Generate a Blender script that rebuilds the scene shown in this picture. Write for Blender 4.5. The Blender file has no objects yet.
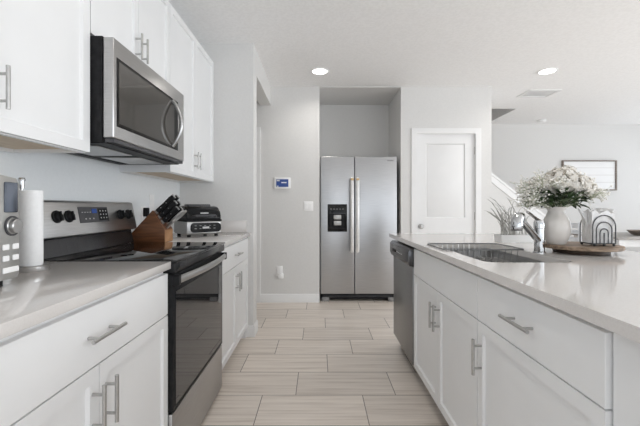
import bpy, bmesh, math, random
from mathutils import Vector, Matrix
random.seed(7)
PI = math.pi
C = bpy.context.scene.collection
SC = bpy.context.scene

# ------------------------------------------------------------------ camera, light, exposure
CAM_Z = 1.135
cd = bpy.data.cameras.new('camera'); cam = bpy.data.objects.new('camera', cd); C.objects.link(cam)
cam.location = (0, 0, CAM_Z); cam.rotation_euler = (PI/2, 0, 0)
cd.sensor_width = 36; cd.lens = 20.25; cd.shift_x = 0.0016; cd.shift_y = -0.0094
cd.clip_start = 0.02
SC.camera = cam

w = bpy.data.worlds.new('sky'); SC.world = w; w.use_nodes = True
wn = w.node_tree.nodes['Background']
wn.inputs[0].default_value = (0.86, 0.92, 1.0, 1); wn.inputs[1].default_value = 1.0

def area(name, loc, rot, sx, sy, power, col=(1, 1, 1)):
    l = bpy.data.lights.new(name, 'AREA'); l.shape = 'RECTANGLE'; l.size = sx; l.size_y = sy
    l.energy = power; l.color = col
    o = bpy.data.objects.new(name, l); C.objects.link(o); o.location = loc; o.rotation_euler = rot
    return o
# daylight through the windows of the living side (right), plus an unseen fill light added behind the camera
area('daylight_right', (6.28, 4.6, 1.35), (0, PI/2+.4, 0), 1.7, 2.6, 16, (0.92, 0.965, 1))
area('daylight_right_near', (6.28, 0.3, 1.35), (0, PI/2+.55, 0), 1.7, 3.6, 116, (0.92, 0.965, 1))
area('rear_fill', (2.4, -3.05, 1.2), (PI/2+.6, 0, 0), 6.0, 2.3, 33, (0.93, 0.97, 1))
SC.view_settings.view_transform = 'Standard'
SC.view_settings.look = 'None'
SC.view_settings.exposure = 0.30
SC.view_settings.gamma = 1
SC.view_settings.use_curve_mapping = False
SC.cycles.diffuse_bounces = 12
SC.cycles.max_bounces = 14

# ------------------------------------------------------------------ materials
def mat(name, col, rough=0.5, metal=0.0, **kw):
    m = bpy.data.materials.new(name); m.use_nodes = True
    b = m.node_tree.nodes['Principled BSDF']
    b.inputs['Base Color'].default_value = (*col, 1)
    b.inputs['Roughness'].default_value = rough
    b.inputs['Metallic'].default_value = metal
    for k, v in kw.items():
        b.inputs[k.replace('_', ' ')].default_value = v
    return m
def N(m, typ, **props):
    n = m.node_tree.nodes.new(typ)
    for k, v in props.items(): setattr(n, k, v)
    return n
def L(m, a, b): m.node_tree.links.new(a, b)
def noise_col(m, c1, c2, scale, stretch=(1, 1, 1), lo=0.35, hi=0.65, detail=4, bump=0.0, rough=None):
    """mix two colours by stretched noise in object space"""
    b = m.node_tree.nodes['Principled BSDF']
    tc = N(m, 'ShaderNodeTexCoord'); mp = N(m, 'ShaderNodeMapping'); mp.inputs['Scale'].default_value = stretch
    nz = N(m, 'ShaderNodeTexNoise'); nz.inputs['Scale'].default_value = scale; nz.inputs['Detail'].default_value = detail
    L(m, tc.outputs['Object'], mp.inputs[0]); L(m, mp.outputs[0], nz.inputs['Vector'])
    r = N(m, 'ShaderNodeValToRGB'); r.color_ramp.elements[0].position = lo; r.color_ramp.elements[1].position = hi
    r.color_ramp.elements[0].color = (*c1, 1); r.color_ramp.elements[1].color = (*c2, 1)
    L(m, nz.outputs['Fac'], r.inputs[0]); L(m, r.outputs[0], b.inputs['Base Color'])
    if bump:
        bp = N(m, 'ShaderNodeBump'); bp.inputs['Strength'].default_value = bump; bp.inputs['Distance'].default_value = 0.003
        L(m, nz.outputs['Fac'], bp.inputs['Height']); L(m, bp.outputs[0], b.inputs['Normal'])
    if rough:
        mr = N(m, 'ShaderNodeMapRange'); mr.inputs['To Min'].default_value = rough[0]; mr.inputs['To Max'].default_value = rough[1]
        L(m, nz.outputs['Fac'], mr.inputs[0]); L(m, mr.outputs[0], b.inputs['Roughness'])
    return m

M = {}
M['cab'] = noise_col(mat('white_cabinet_paint', (.8, .8, .8), .38), (.80, .805, .81), (.825, .83, .835), 3)
M['wall'] = noise_col(mat('greige_wall_paint', (.6, .6, .6), .85), (.70, .695, .685), (.72, .715, .705), 60, bump=.06)
M['splash'] = noise_col(mat('daylit_wall_paint', (.8, .82, .83), .7), (.80, .825, .84), (.82, .845, .86), 60, bump=.05)  # wall paint lightened and cooled to stand for daylight on the left wall
M['ceil'] = noise_col(mat('textured_ceiling_paint', (.8, .8, .8), .9), (.88, .88, .88), (.92, .92, .92), 45, bump=.5, lo=.4, hi=.6)
M['trim'] = noise_col(mat('white_trim_paint', (.8, .8, .8), .4), (.80, .80, .80), (.82, .82, .82), 5)
M['quartz'] = noise_col(mat('white_quartz', (.8, .78, .76), .09), (.655, .625, .605), (.685, .66, .64), 220, lo=.3, hi=.6)
M['ply'] = noise_col(mat('pale_plywood', (.7, .58, .45), .6), (.62, .50, .37), (.74, .62, .48), 6, (1, 14, 14))
M['ss'] = noise_col(mat('brushed_stainless', (.6, .6, .6), .3, 1.0), (.43, .425, .42), (.52, .515, .51), 9, (1, 1, 60), rough=(.24, .36))
M['ssd'] = noise_col(mat('dark_brushed_stainless', (.3, .3, .3), .35, 1.0), (.23, .23, .23), (.29, .29, .29), 9, (1, 1, 60), rough=(.28, .40))
M['ssv'] = noise_col(mat('stainless_vertical_grain', (.6, .6, .6), .3, 1.0), (.46, .465, .475), (.53, .535, .545), 7, (1, 1, 50), rough=(.27, .38))
M['nickel'] = noise_col(mat('satin_nickel', (.5, .5, .49), .32, 1.0), (.46, .455, .445), (.52, .515, .505), 40)
M['chrome'] = noise_col(mat('polished_chrome', (.8, .8, .8), .08, 1.0), (.50, .505, .51), (.58, .585, .59), 15)
M['black'] = noise_col(mat('black_plastic', (.02, .02, .02), .4), (.014, .014, .015), (.024, .024, .025), 30)
M['black'].node_tree.nodes['Principled BSDF'].inputs['Specular IOR Level'].default_value = .08
M['blackm'] = noise_col(mat('matte_black_metal', (.02, .02, .02), .55), (.02, .02, .02), (.035, .035, .035), 30)
M['glass_black'] = noise_col(mat('black_ceramic_glass', (.01, .01, .01), .03), (.008, .008, .008), (.013, .013, .013), 30)
M['glass_black'].node_tree.nodes['Principled BSDF'].inputs['Specular IOR Level'].default_value = .3
M['oven_glass'] = noise_col(mat('oven_door_glass', (.03, .03, .03), .02), (.020, .020, .021), (.028, .028, .029), 20)
M['oven_glass'].node_tree.nodes['Principled BSDF'].inputs['IOR'].default_value = 1.75
M['mw_glass'] = noise_col(mat('microwave_window_glass', (.05, .05, .05), .06), (.055, .05, .045), (.075, .07, .063), 300)
M['mw_glass'].node_tree.nodes['Principled BSDF'].inputs['IOR'].default_value = 2.0
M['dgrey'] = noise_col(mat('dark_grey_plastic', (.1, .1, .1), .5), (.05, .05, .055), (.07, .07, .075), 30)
M['mgrey'] = noise_col(mat('mid_grey_plastic', (.3, .3, .3), .5), (.20, .20, .20), (.25, .25, .25), 30)
M['white'] = noise_col(mat('white_plastic', (.85, .85, .85), .4), (.88, .88, .88), (.92, .92, .92), 20)
M['paper'] = noise_col(mat('white_paper', (.85, .85, .85), .95), (.83, .835, .84), (.86, .865, .87), 90, bump=.12)
M['napkin'] = noise_col(mat('white_napkin_paper', (.85, .85, .85), .95), (.76, .75, .745), (.85, .85, .85), 60, bump=.3)
M['block'] = noise_col(mat('walnut_knife_block', (.2, .08, .03), .4), (.10, .038, .015), (.20, .080, .032), 7, (1, 10, 10))
M['block_end'] = noise_col(mat('knife_block_end_grain', (.4, .22, .1), .45), (.33, .165, .07), (.42, .23, .11), 25)
M['tray'] = noise_col(mat('reclaimed_wood_tray', (.3, .2, .13), .6), (.15, .10, .065), (.34, .25, .18), 6, (1, 12, 12))
M['traydark'] = noise_col(mat('dark_stained_wood', (.05, .03, .02), .6), (.045, .028, .018), (.09, .055, .035), 8, (1, 9, 9))
M['ceramic'] = noise_col(mat('cream_ceramic', (.7, .66, .62), .22), (.68, .64, .60), (.79, .765, .735), 5)
M['trough'] = noise_col(mat('white_ceramic_trough', (.8, .8, .8), .4), (.78, .78, .775), (.82, .82, .815), 8)
M['leaf'] = noise_col(mat('dark_green_leaf', (.05, .09, .03), .5), (.022, .042, .018), (.075, .12, .045), 30)
M['petal'] = noise_col(mat('cream_white_petal', (.85, .83, .78), .7), (.76, .72, .65), (.88, .86, .82), 40)
M['gyp'] = noise_col(mat('tiny_white_blossom', (.85, .84, .8), .7), (.80, .77, .71), (.88, .87, .84), 60)
M['stem'] = noise_col(mat('olive_stem', (.2, .24, .12), .6), (.13, .16, .075), (.24, .26, .14), 30)
M['grass'] = noise_col(mat('dusty_grey_grass', (.4, .4, .37), .8), (.30, .30, .28), (.55, .54, .51), 40)
M['chair'] = noise_col(mat('pale_grey_chair_paint', (.6, .62, .65), .5), (.56, .58, .61), (.64, .66, .69), 10)
M['table'] = noise_col(mat('weathered_grey_tabletop', (.35, .33, .31), .5), (.30, .285, .27), (.42, .40, .385), 5, (1, 10, 10))
M['pframe'] = noise_col(mat('grey_brown_wood_frame', (.2, .17, .14), .6), (.16, .13, .11), (.28, .24, .21), 8, (10, 1, 10))
M['bowl'] = noise_col(mat('brown_wood_bowl', (.2, .16, .13), .5), (.15, .12, .10), (.26, .22, .19), 10)
M['copper'] = mat('brass_tip', (.55, .38, .20), .3, 1.0)
M['blue'] = mat('blue_screen', (.02, .05, .2), .15, 0, Emission_Color=(.04, .09, .30, 1), Emission_Strength=.18)
M['pale'] = noise_col(mat('pale_print', (.6, .6, .6), .5), (.55, .55, .55), (.65, .65, .65), 50)
M['silver'] = noise_col(mat('silver_plastic', (.5, .5, .5), .35, .6), (.42, .415, .40), (.50, .495, .48), 20)
M['riser'] = noise_col(mat('dark_polished_steel', (.1, .1, .1), .22, .85), (.075, .075, .078), (.11, .11, .115), 9, (60, 1, 1))
M['gloss'] = noise_col(mat('gloss_black_plastic', (.02, .02, .02), .16), (.013, .013, .014), (.022, .022, .023), 30)
M['gloss'].node_tree.nodes['Principled BSDF'].inputs['Specular IOR Level'].default_value = .16
M['hsilver'] = noise_col(mat('bright_satin_silver', (.75, .75, .75), .35, .35), (.72, .72, .71), (.80, .80, .79), 30)
M['spray'] = noise_col(mat('pale_green_stem', (.5, .55, .4), .6), (.42, .46, .32), (.55, .58, .45), 30)
M['lens'] = mat('lit_diffuser', (1, 1, 1), .5, 0, Emission_Color=(1, .97, .92, 1), Emission_Strength=6)
M['lcd'] = noise_col(mat('glossy_lcd_screen', (.1, .12, .16), .05), (.02, .025, .035), (.13, .15, .19), 16, (1, 1, .5), lo=.4, hi=.6, detail=1)
M['shiplap'] = None

def build_floor_mat():
    m = mat('porcelain_plank_tile', (.6, .55, .5), .32)
    b = m.node_tree.nodes['Principled BSDF']
    tc = N(m, 'ShaderNodeTexCoord'); sep = N(m, 'ShaderNodeSeparateXYZ'); L(m, tc.outputs['Object'], sep.inputs[0])
    def ma(op, a, c=None, clamp=False):
        n = N(m, 'ShaderNodeMath', operation=op); n.use_clamp = clamp
        for i, v in enumerate((a, c)):
            if v is None: continue
            if isinstance(v, (int, float)): n.inputs[i].default_value = v
            else: L(m, v, n.inputs[i])
        return n.outputs[0]
    P, W = .3025, .603
    v = ma('DIVIDE', ma('SUBTRACT', sep.outputs['Y'], 1.868 - 30*P), P)
    row = ma('FLOOR', v); fv = ma('FRACT', v)
    # row 30 starts at Y=1.868 with a joint at X=-0.341; each row shifts by a third
    u = ma('DIVIDE', ma('ADD', ma('SUBTRACT', sep.outputs['X'], ma('MULTIPLY', row, .201)), .341 + 30*.201 + 30*W), W)
    col = ma('FLOOR', u); fu = ma('FRACT', u)
    du = ma('MULTIPLY', ma('MINIMUM', fu, ma('SUBTRACT', 1, fu)), W)
    dv = ma('MULTIPLY', ma('MINIMUM', fv, ma('SUBTRACT', 1, fv)), P)
    d = ma('MINIMUM', du, dv)
    grout = ma('LESS_THAN', d, .0024)
    # per-tile variation + long veins along X
    cmb = N(m, 'ShaderNodeCombineXYZ'); L(m, col, cmb.inputs[0]); L(m, row, cmb.inputs[1])
    wnz = N(m, 'ShaderNodeTexWhiteNoise'); L(m, cmb.outputs[0], wnz.inputs['Vector'])
    cmb2 = N(m, 'ShaderNodeCombineXYZ')
    L(m, ma('ADD', ma('MULTIPLY', sep.outputs['X'], 1.2), ma('MULTIPLY', wnz.outputs['Value'], 37)), cmb2.inputs[0])
    L(m, ma('ADD', ma('MULTIPLY', sep.outputs['Y'], 26), ma('MULTIPLY', wnz.outputs['Value'], 91)), cmb2.inputs[1])
    nz = N(m, 'ShaderNodeTexNoise'); nz.inputs['Scale'].default_value = 1.3; nz.inputs['Detail'].default_value = 6; nz.inputs['Roughness'].default_value = .62
    L(m, cmb2.outputs[0], nz.inputs['Vector'])
    r = N(m, 'ShaderNodeValToRGB'); e = r.color_ramp.elements
    e[0].position = .30; e[0].color = (.54, .465, .40, 1); e[1].position = .66; e[1].color = (.80, .73, .66, 1)
    x = e.new(.47); x.color = (.70, .63, .565, 1)
    L(m, nz.outputs['Fac'], r.inputs[0])
    hv = N(m, 'ShaderNodeHueSaturation')
    L(m, ma('ADD', ma('MULTIPLY', wnz.outputs['Value'], .10), .95), hv.inputs['Value']); L(m, r.outputs[0], hv.inputs['Color'])
    mx = N(m, 'ShaderNodeMix', data_type='RGBA'); L(m, grout, mx.inputs[0]); L(m, hv.outputs[0], mx.inputs[6])
    mx.inputs[7].default_value = (.24, .205, .18, 1)
    L(m, mx.outputs[2], b.inputs['Base Color'])
    L(m, ma('ADD', ma('MULTIPLY', grout, .5), .30), b.inputs['Roughness'])
    bp = N(m, 'ShaderNodeBump'); bp.inputs['Strength'].default_value = .4; bp.inputs['Distance'].default_value = .002
    L(m, ma('SUBTRACT', 1, grout), bp.inputs['Height']); L(m, bp.outputs[0], b.inputs['Normal'])
    return m
M['floor'] = build_floor_mat()

def build_shiplap():
    m = mat('whitewashed_shiplap', (.8, .8, .8), .6); b = m.node_tree.nodes['Principled BSDF']
    tc = N(m, 'ShaderNodeTexCoord'); sep = N(m, 'ShaderNodeSeparateXYZ'); L(m, tc.outputs['Object'], sep.inputs[0])
    a = N(m, 'ShaderNodeMath', operation='DIVIDE'); L(m, sep.outputs['Z'], a.inputs[0]); a.inputs[1].default_value = .125
    f = N(m, 'ShaderNodeMath', operation='FRACT'); L(m, a.outputs[0], f.inputs[0])
    g = N(m, 'ShaderNodeMath', operation='LESS_THAN'); L(m, f.outputs[0], g.inputs[0]); g.inputs[1].default_value = .09
    mx = N(m, 'ShaderNodeMix', data_type='RGBA'); L(m, g.outputs[0], mx.inputs[0])
    mx.inputs[6].default_value = (.86, .86, .86, 1); mx.inputs[7].default_value = (.72, .71, .70, 1)
    L(m, mx.outputs[2], b.inputs['Base Color'])
    return m
M['shiplap'] = build_shiplap()

# ------------------------------------------------------------------ mesh helpers
class MB:
    def __init__(s): s.bm = bmesh.new()
    def box(s, x0, x1, y0, y1, z0, z1, bev=0.0, seg=2, mx=None):
        vs = [s.bm.verts.new(p) for p in ((x0,y0,z0),(x1,y0,z0),(x1,y1,z0),(x0,y1,z0),(x0,y0,z1),(x1,y0,z1),(x1,y1,z1),(x0,y1,z1))]
        fs = [s.bm.faces.new([vs[i] for i in q]) for q in ((0,3,2,1),(4,5,6,7),(0,1,5,4),(1,2,6,5),(2,3,7,6),(3,0,4,7))]
        out = list(vs)
        if bev:
            es = list({e for f in fs for e in f.edges})
            r = bmesh.ops.bevel(s.bm, geom=es, offset=bev, segments=seg, affect='EDGES', profile=.5)
            out = list({v for f in r['faces'] for v in f.verts} | {v for v in vs if v.is_valid})
        if mx is not None: bmesh.ops.transform(s.bm, matrix=mx, verts=out)
        return s
    def shaker(s, x0, x1, z0, z1, y0=0.0, t=.02, rail=.057, d=.010):
        """door slab, front at y0 facing -Y, recessed centre panel"""
        vs = [s.bm.verts.new(p) for p in ((x0,y0,z0),(x1,y0,z0),(x1,y0+t,z0),(x0,y0+t,z0),(x0,y0,z1),(x1,y0,z1),(x1,y0+t,z1),(x0,y0+t,z1))]
        fs = [s.bm.faces.new([vs[i] for i in q]) for q in ((0,3,2,1),(4,5,6,7),(0,1,5,4),(1,2,6,5),(2,3,7,6),(3,0,4,7))]
        f = fs[2]; s.bm.normal_update()
        bmesh.ops.inset_individual(s.bm, faces=[f], thickness=rail, depth=0)
        bmesh.ops.inset_individual(s.bm, faces=[f], thickness=.006, depth=-d)
        return s
    def cyl(s, p0, p1, r0, r1=None, seg=20):
        return s.tube([p0, p1], r0 if r1 is None else [r0, r1], seg)
    def tube(s, pts, r, seg=10, cap=True, flat=None):
        pts = [Vector(p) for p in pts]; n = len(pts)
        rs = r if isinstance(r, (list, tuple)) else [r]*n
        rings = []; prev = None
        for i, p in enumerate(pts):
            t = (pts[min(i+1, n-1)] - pts[max(i-1, 0)]).normalized()
            if prev is None:
                a = Vector((0,0,1)) if abs(t.z) < .9 else Vector((1,0,0))
                u = t.cross(a).normalized()
            else:
                u = (prev - t*prev.dot(t)).normalized()
            prev = u; v = t.cross(u)
            fa, fb = flat or (1, 1)
            rings.append([s.bm.verts.new(p + (u*math.cos(k*2*PI/seg)*fa + v*math.sin(k*2*PI/seg)*fb)*rs[i]) for k in range(seg)])
        for i in range(n-1):
            for k in range(seg):
                s.bm.faces.new((rings[i][k], rings[i][(k+1)%seg], rings[i+1][(k+1)%seg], rings[i+1][k]))
        if cap:
            s.bm.faces.new(rings[0][::-1]); s.bm.faces.new(rings[-1])
        return s
    def lathe(s, prof, c=(0,0,0), seg=32):
        rings = []
        for r, z in prof:
            if r < 1e-6: rings.append([s.bm.verts.new((c[0], c[1], c[2]+z))])
            else: rings.append([s.bm.verts.new((c[0]+r*math.cos(k*2*PI/seg), c[1]+r*math.sin(k*2*PI/seg), c[2]+z)) for k in range(seg)])
        for a, b in zip(rings, rings[1:]):
            for k in range(seg):
                k2 = (k+1) % seg
                if len(a) == 1 and len(b) == 1: continue
                if len(a) == 1: s.bm.faces.new((a[0], b[k2], b[k]))
                elif len(b) == 1: s.bm.faces.new((a[k], a[k2], b[0]))
                else: s.bm.faces.new((a[k], a[k2], b[k2], b[k]))
        if prof[0] == prof[-1]:
            bmesh.ops.remove_doubles(s.bm, verts=rings[0] + rings[-1], dist=1e-6); return s
        if len(rings[0]) > 1: s.bm.faces.new(rings[0][::-1])
        if len(rings[-1]) > 1: s.bm.faces.new(rings[-1])
        return s
    def prism(s, poly, axis, a, b, bev=0.0):
        """poly in the two other axes (in xyz order), extruded along axis"""
        def pt(p, t): q = list(p); q.insert(axis, t); return q
        A = [s.bm.verts.new(pt(p, a)) for p in poly]; B = [s.bm.verts.new(pt(p, b)) for p in poly]
        fs = [s.bm.faces.new(A[::-1]), s.bm.faces.new(B)]
        n = len(poly)
        for i in range(n): fs.append(s.bm.faces.new((A[i], A[(i+1)%n], B[(i+1)%n], B[i])))
        if bev:
            bmesh.ops.recalc_face_normals(s.bm, faces=fs)
            bmesh.ops.bevel(s.bm, geom=list({e for f in fs for e in f.edges}), offset=bev, segments=2, affect='EDGES', profile=.5)
        return s
    def ball(s, c, r, sc=(1,1,1), sub=2):
        mx = Matrix.Translation(c) @ Matrix.Diagonal((*sc, 1))
        bmesh.ops.create_icosphere(s.bm, subdivisions=sub, radius=r, matrix=mx); return s
    def loops(s, loops, cap0=True, cap1=True):
        rs = [[s.bm.verts.new(p) for p in l] for l in loops]; n = len(rs[0])
        for a, b in zip(rs, rs[1:]):
            for k in range(n): s.bm.faces.new((a[k], a[(k+1)%n], b[(k+1)%n], b[k]))
        if cap0: s.bm.faces.new(rs[0][::-1])
        if cap1: s.bm.faces.new(rs[-1])
        return s
    def build(s, name, m, parent=None, sharp=32, recalc=True):
        if recalc: bmesh.ops.recalc_face_normals(s.bm, faces=s.bm.faces[:])
        me = bpy.data.meshes.new(name); s.bm.to_mesh(me); s.bm.free()
        me.materials.append(M[m] if isinstance(m, str) else m)
        me.polygons.foreach_set('use_smooth', [True]*len(me.polygons)); me.set_sharp_from_angle(angle=math.radians(sharp))
        o = bpy.data.objects.new(name, me); C.objects.link(o)
        if parent is not None: o.parent = parent
        return o

def thing(name, label, cat, loc=(0,0,0), rotz=0, group=None):
    o = bpy.data.objects.new(name, None); C.objects.link(o); o.empty_display_size = .05
    o.location = loc; o.rotation_euler = (0, 0, rotz); o['label'] = label; o['category'] = cat
    if group: o['group'] = group
    return o
def tag(o, label, cat, group=None):
    o['label'] = label; o['category'] = cat
    if group: o['group'] = group
    return o
def struct(name, mb, m, parent=None):
    o = mb.build(name, m, parent)
    if parent is None: o['kind'] = 'structure'
    return o
def rrect(x0, x1, y0, y1, r, z, n=5):
    pts = []
    for cx, cy, a0 in ((x1-r, y1-r, 0), (x0+r, y1-r, PI/2), (x0+r, y0+r, PI), (x1-r, y0+r, 1.5*PI)):
        for k in range(n+1):
            a = a0 + k*PI/2/n; pts.append((cx + r*math.cos(a), cy + r*math.sin(a), z))
    return pts
F = 360.0
def at(px, py, Y): return Vector(((px-319)*Y/F, Y, CAM_Z-(py-207)*Y/F))

# ------------------------------------------------------------------ the setting
CEIL = 2.570; XL = -1.22; YB = 4.29; YF = 6.25; XR = 6.2; YR = -3.0; CT = .914
struct('floor', MB().box(-2.6, XR+.1, YR-.1, YF+.1, -.1, 0), 'floor')
struct('ceiling', MB().box(-2.6, XR+.1, YR-.1, 5.26, CEIL, CEIL+.28).box(2.88, XR+.1, 5.26, YF+.1, CEIL, CEIL+.28), 'ceil')
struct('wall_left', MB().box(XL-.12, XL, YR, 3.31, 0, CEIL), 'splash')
struct('wall_partition', MB().box(XL, -.574, 3.155, 3.31, 0, CEIL).box(-.70, -.574, 3.31, YB, 2.345, CEIL), 'wall')
struct('wall_hall', MB().box(-2.6, -2.5, 3.31, YB, 0, CEIL).box(-2.5, XL-.12, 3.2, 3.31, 0, CEIL), 'wall')
struct('wall_back', MB().box(-2.5, .006, YB, YB+.11, 0, CEIL).box(-.1, .006, YB+.11, 5.13, 0, CEIL)
       .box(-.1, 1.09, 5.03, 5.14, 0, CEIL), 'wall')
# pantry wall with its door opening
DX0, DX1, DZ = 1.160, 1.868, 2.012
struct('wall_pantry', MB().box(.977, DX0, YB, YB+.11, 0, CEIL).box(DX1, 2.056, YB, YB+.11, 0, CEIL)
       .box(DX0, DX1, YB, YB+.11, DZ, CEIL).box(.977, 1.09, YB+.11, 5.03, 0, CEIL).box(1.95, 2.056, YB+.11, 5.26, 0, CEIL), 'wall')
struct('wall_far', MB().box(1.0, XR+.1, YF, YF+.12, 0, 4.3), 'wall')
# stairwell shaft above the ceiling hole
struct('wall_stairwell', MB().box(2.88, 3.0, 5.26, YF, CEIL+.28, 4.3).box(1.0, 2.88, 5.14, 5.26, CEIL+.28, 4.3)
       .box(.9, 1.0, 5.26, YF, 0, 4.3).box(.9, 3.0, 5.14, YF+.1, 4.3, 4.4), 'wall')
# right wall with two window openings, rear wall with a wide opening added for fill light (all beside / behind the view)
wr = MB()
for y0, y1, z0, z1 in ((YR, -1.5, 0, CEIL), (2.1, 3.3, 0, CEIL), (5.9, YF, 0, CEIL), (-1.5, 2.1, 0, .5), (-1.5, 2.1, 2.2, CEIL), (3.3, 5.9, 0, .5), (3.3, 5.9, 2.2, CEIL)):
    wr.box(XR, XR+.12, y0, y1, z0, z1)
struct('wall_right', wr, 'wall')
struct('wall_rear', MB().box(XL, -.8, YR-.12, YR, 0, CEIL).box(5.6, XR, YR-.12, YR, 0, CEIL).box(-.8, 5.6, YR-.12, YR, 2.4, CEIL), 'wall')

def base_poly(): return [(0, 0), (.014, 0), (.014, .085), (.008, .098), (0, .1)]
def baseboard(name, p0, p1, n):
    """board on the floor from p0 to p1, sticking out along unit normal n"""
    mb = MB(); p0 = Vector((*p0, 0)); p1 = Vector((*p1, 0)); n = Vector((*n, 0))
    mb.loops([[p + n*a + Vector((0, 0, z)) for a, z in base_poly()] for p in (p0, p1)])
    return struct(name, mb, 'trim')
baseboard('baseboard_back', (-.697, YB), (.006, YB), (0, -1))
baseboard('baseboard_partition', (-.648, 3.155), (-.574, 3.155), (0, -1))
baseboard('baseboard_partition_end', (-.574, 3.141), (-.574, 3.31), (1, 0))
baseboard('baseboard_pantry_left', (.977, YB), (1.10, YB), (0, -1))
baseboard('baseboard_pantry_right', (1.93, YB), (2.056, YB), (0, -1))
baseboard('baseboard_pantry_side', (2.056, 4.276), (2.056, 5.25), (1, 0))
baseboard('baseboard_far', (3.4, YF), (XR, YF), (0, -1))

# thin sheet darkening the alcove ceiling to stand for its shade; also the hallway door in the back wall, of which only the casing shows
struct('ceiling_alcove_shade', MB().box(.006, .977, YB+.001, 5.03, CEIL-.008, CEIL-.0005), 'wall')
hc = MB(); hx0, hx1, hz_ = -1.50, -.762, 2.02
hc.prism([(hx0-.064, 0), (hx0-.064, hz_+.064), (hx1+.064, hz_+.064), (hx1+.064, 0), (hx1, 0), (hx1, hz_), (hx0, hz_), (hx0, 0)], 1, YB-.018, YB)
struct('trim_3', hc, 'trim')
struct('door_2', MB().shaker(hx0+.002, hx1-.002, .008, hz_-.002, YB-.010, .010, .11, .006), 'trim')
# pantry door
dr = thing('door_1', 'white two-panel pantry door with round nickel knob right of the refrigerator', 'door', (DX0+.006, YB+.018, .008)); del dr['category']
dr['kind'] = 'structure'
dw, dh = DX1-DX0-.012, DZ-.014
mb = MB()
sl = mb.bm
def panel_door(mb, wd, ht, t, panels):
    """slab whose front face is cut into a grid, panel cells moulded in"""
    xs = [0, panels[0][0], panels[0][1], wd]; zs = [0]
    for p in panels: zs += [p[2], p[3]]
    zs.append(ht)
    g = [[mb.bm.verts.new((x, 0, z)) for x in xs] for z in zs]
    cells = []
    for j in range(len(zs)-1):
        for i in range(3):
            f = mb.bm.faces.new((g[j][i], g[j][i+1], g[j+1][i+1], g[j+1][i]))
            if i == 1 and j % 2 == 1: cells.append(f)
    back = [mb.bm.verts.new((x, t, z)) for x, z in ((0, 0), (wd, 0), (wd, ht), (0, ht))]
    mb.bm.faces.new(back[::-1])
    ring = [g[0][i] for i in range(4)] + [g[j][3] for j in range(1, len(zs))]
    mb.bm.faces.new([g[0][i] for i in range(4)][::-1] + [back[0], back[1]])
    mb.bm.faces.new([g[-1][i] for i in range(4)] + [back[2], back[3]])
    mb.bm.faces.new([r[0] for r in g] + [back[3], back[0]])
    mb.bm.faces.new([r[3] for r in g][::-1] + [back[1], back[2]])
    bmesh.ops.recalc_face_normals(mb.bm, faces=mb.bm.faces[:])
    bmesh.ops.inset_individual(mb.bm, faces=cells, thickness=.012, depth=-.014)
    bmesh.ops.inset_individual(mb.bm, faces=cells, thickness=.022, depth=.007)
panel_door(mb, dw, dh, .035, [(.115, dw-.115, .25, .815), (.115, dw-.115, 1.0, 1.885)])
mb.build('door_panel', 'trim', dr)
k = MB().lathe([(.0, -.062), (.018, -.060), (.027, -.048), (.026, -.034), (.012, -.026), (.011, -.010), (.030, -.008), (.031, 0), (0, 0)], seg=24)
ko = k.build('knob', 'nickel', dr); ko.rotation_euler = (-PI/2, 0, 0); ko.location = (.052, 0, .895)
for z in (.25, 1.02, 1.80):
    MB().cyl((dw+.002, -.006, z-.045), (dw+.002, -.006, z+.045), .007, seg=12).build('hinge', 'nickel', dr)
cz = MB()
def casing(mb, x0, x1, z1, wd, y, t):
    o = [(x0, 0), (x0, z1), (x1, z1), (x1, 0)]
    mb.prism([(x0-wd, 0), (x0-wd, z1+wd), (x1+wd, z1+wd), (x1+wd, 0), (x1, 0), (x1, z1), (x0, z1), (x0, 0)], 1, y-t, y)
casing(cz, DX0+.004, DX1-.004, DZ-.004, .064, YB, .016)
cz.box(DX0, DX0+.006, YB, YB+.11, 0, DZ).box(DX1-.006, DX1, YB, YB+.11, 0, DZ).box(DX0, DX1, YB, YB+.11, DZ-.006, DZ)
struct('trim_1', cz, 'trim')

# stair: knee wall with sloping white cap, steps behind it
sl_ = .79
kx0, kx1 = 2.056, 3.34
def kz(x): return 1.617 - sl_*(x-2.54)
struct('wall_knee', MB().prism([(kx0, 0), (kx1, 0), (kx1, kz(kx1)-.04), (kx0, kz(kx0)-.04)], 1, 5.26, 5.37), 'wall')
struct('trim_2', MB().prism([(kx0, kz(kx0)-.04), (kx1+.03, kz(kx1+.03)-.04), (kx1+.03, kz(kx1+.03)), (kx0, kz(kx0))], 1, 5.235, 5.395)
       .prism([(kx0, kz(kx0)-.14), (kx1, kz(kx1)-.14), (kx1, kz(kx1)-.04), (kx0, kz(kx0)-.04)], 1, 5.245, 5.26), 'trim')
poly = [(3.3, 0)]
for i in range(9): poly += [(3.3-.23*i, .185*(i+1)), (3.3-.23*(i+1), .185*(i+1))]
poly += [(3.3-.23*9, 0)]
struct('stair_flight', MB().prism(poly, 1, 5.37, YF), 'ply')

# ------------------------------------------------------------------ ceiling fittings
def can_light(x, y, label, power):
    t = thing('recessed_light', label, 'ceiling light', (x, y, CEIL), 0, 'recessed ceiling lights')
    MB().lathe([(.076, 0), (.095, 0), (.095, -.004), (.088, -.009), (.076, -.006), (.076, 0)], seg=40).build('trim_ring', 'white', t)
    MB().lathe([(0, -.003), (.076, -.003), (.076, -.0055), (0, -.0075)], seg=40).build('diffuser', 'lens', t)
    l = bpy.data.lights.new('can_lamp', 'AREA'); l.shape = 'DISK'; l.size = .14; l.energy = power; l.color = (1, .96, .90); l.spread = math.radians(150)
    o = bpy.data.objects.new('can_lamp', l); C.objects.link(o); o.location = (0, 0, -.014); o.parent = t
can_light(.01, 3.80, 'recessed round ceiling light in front of the refrigerator alcove', 2.5)
can_light(2.41, 3.80, 'recessed round ceiling light above and right of the pantry door', 2.5)
can_light(.01, 1.25, 'recessed round ceiling light over the aisle between range and island', 2.2)
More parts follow.
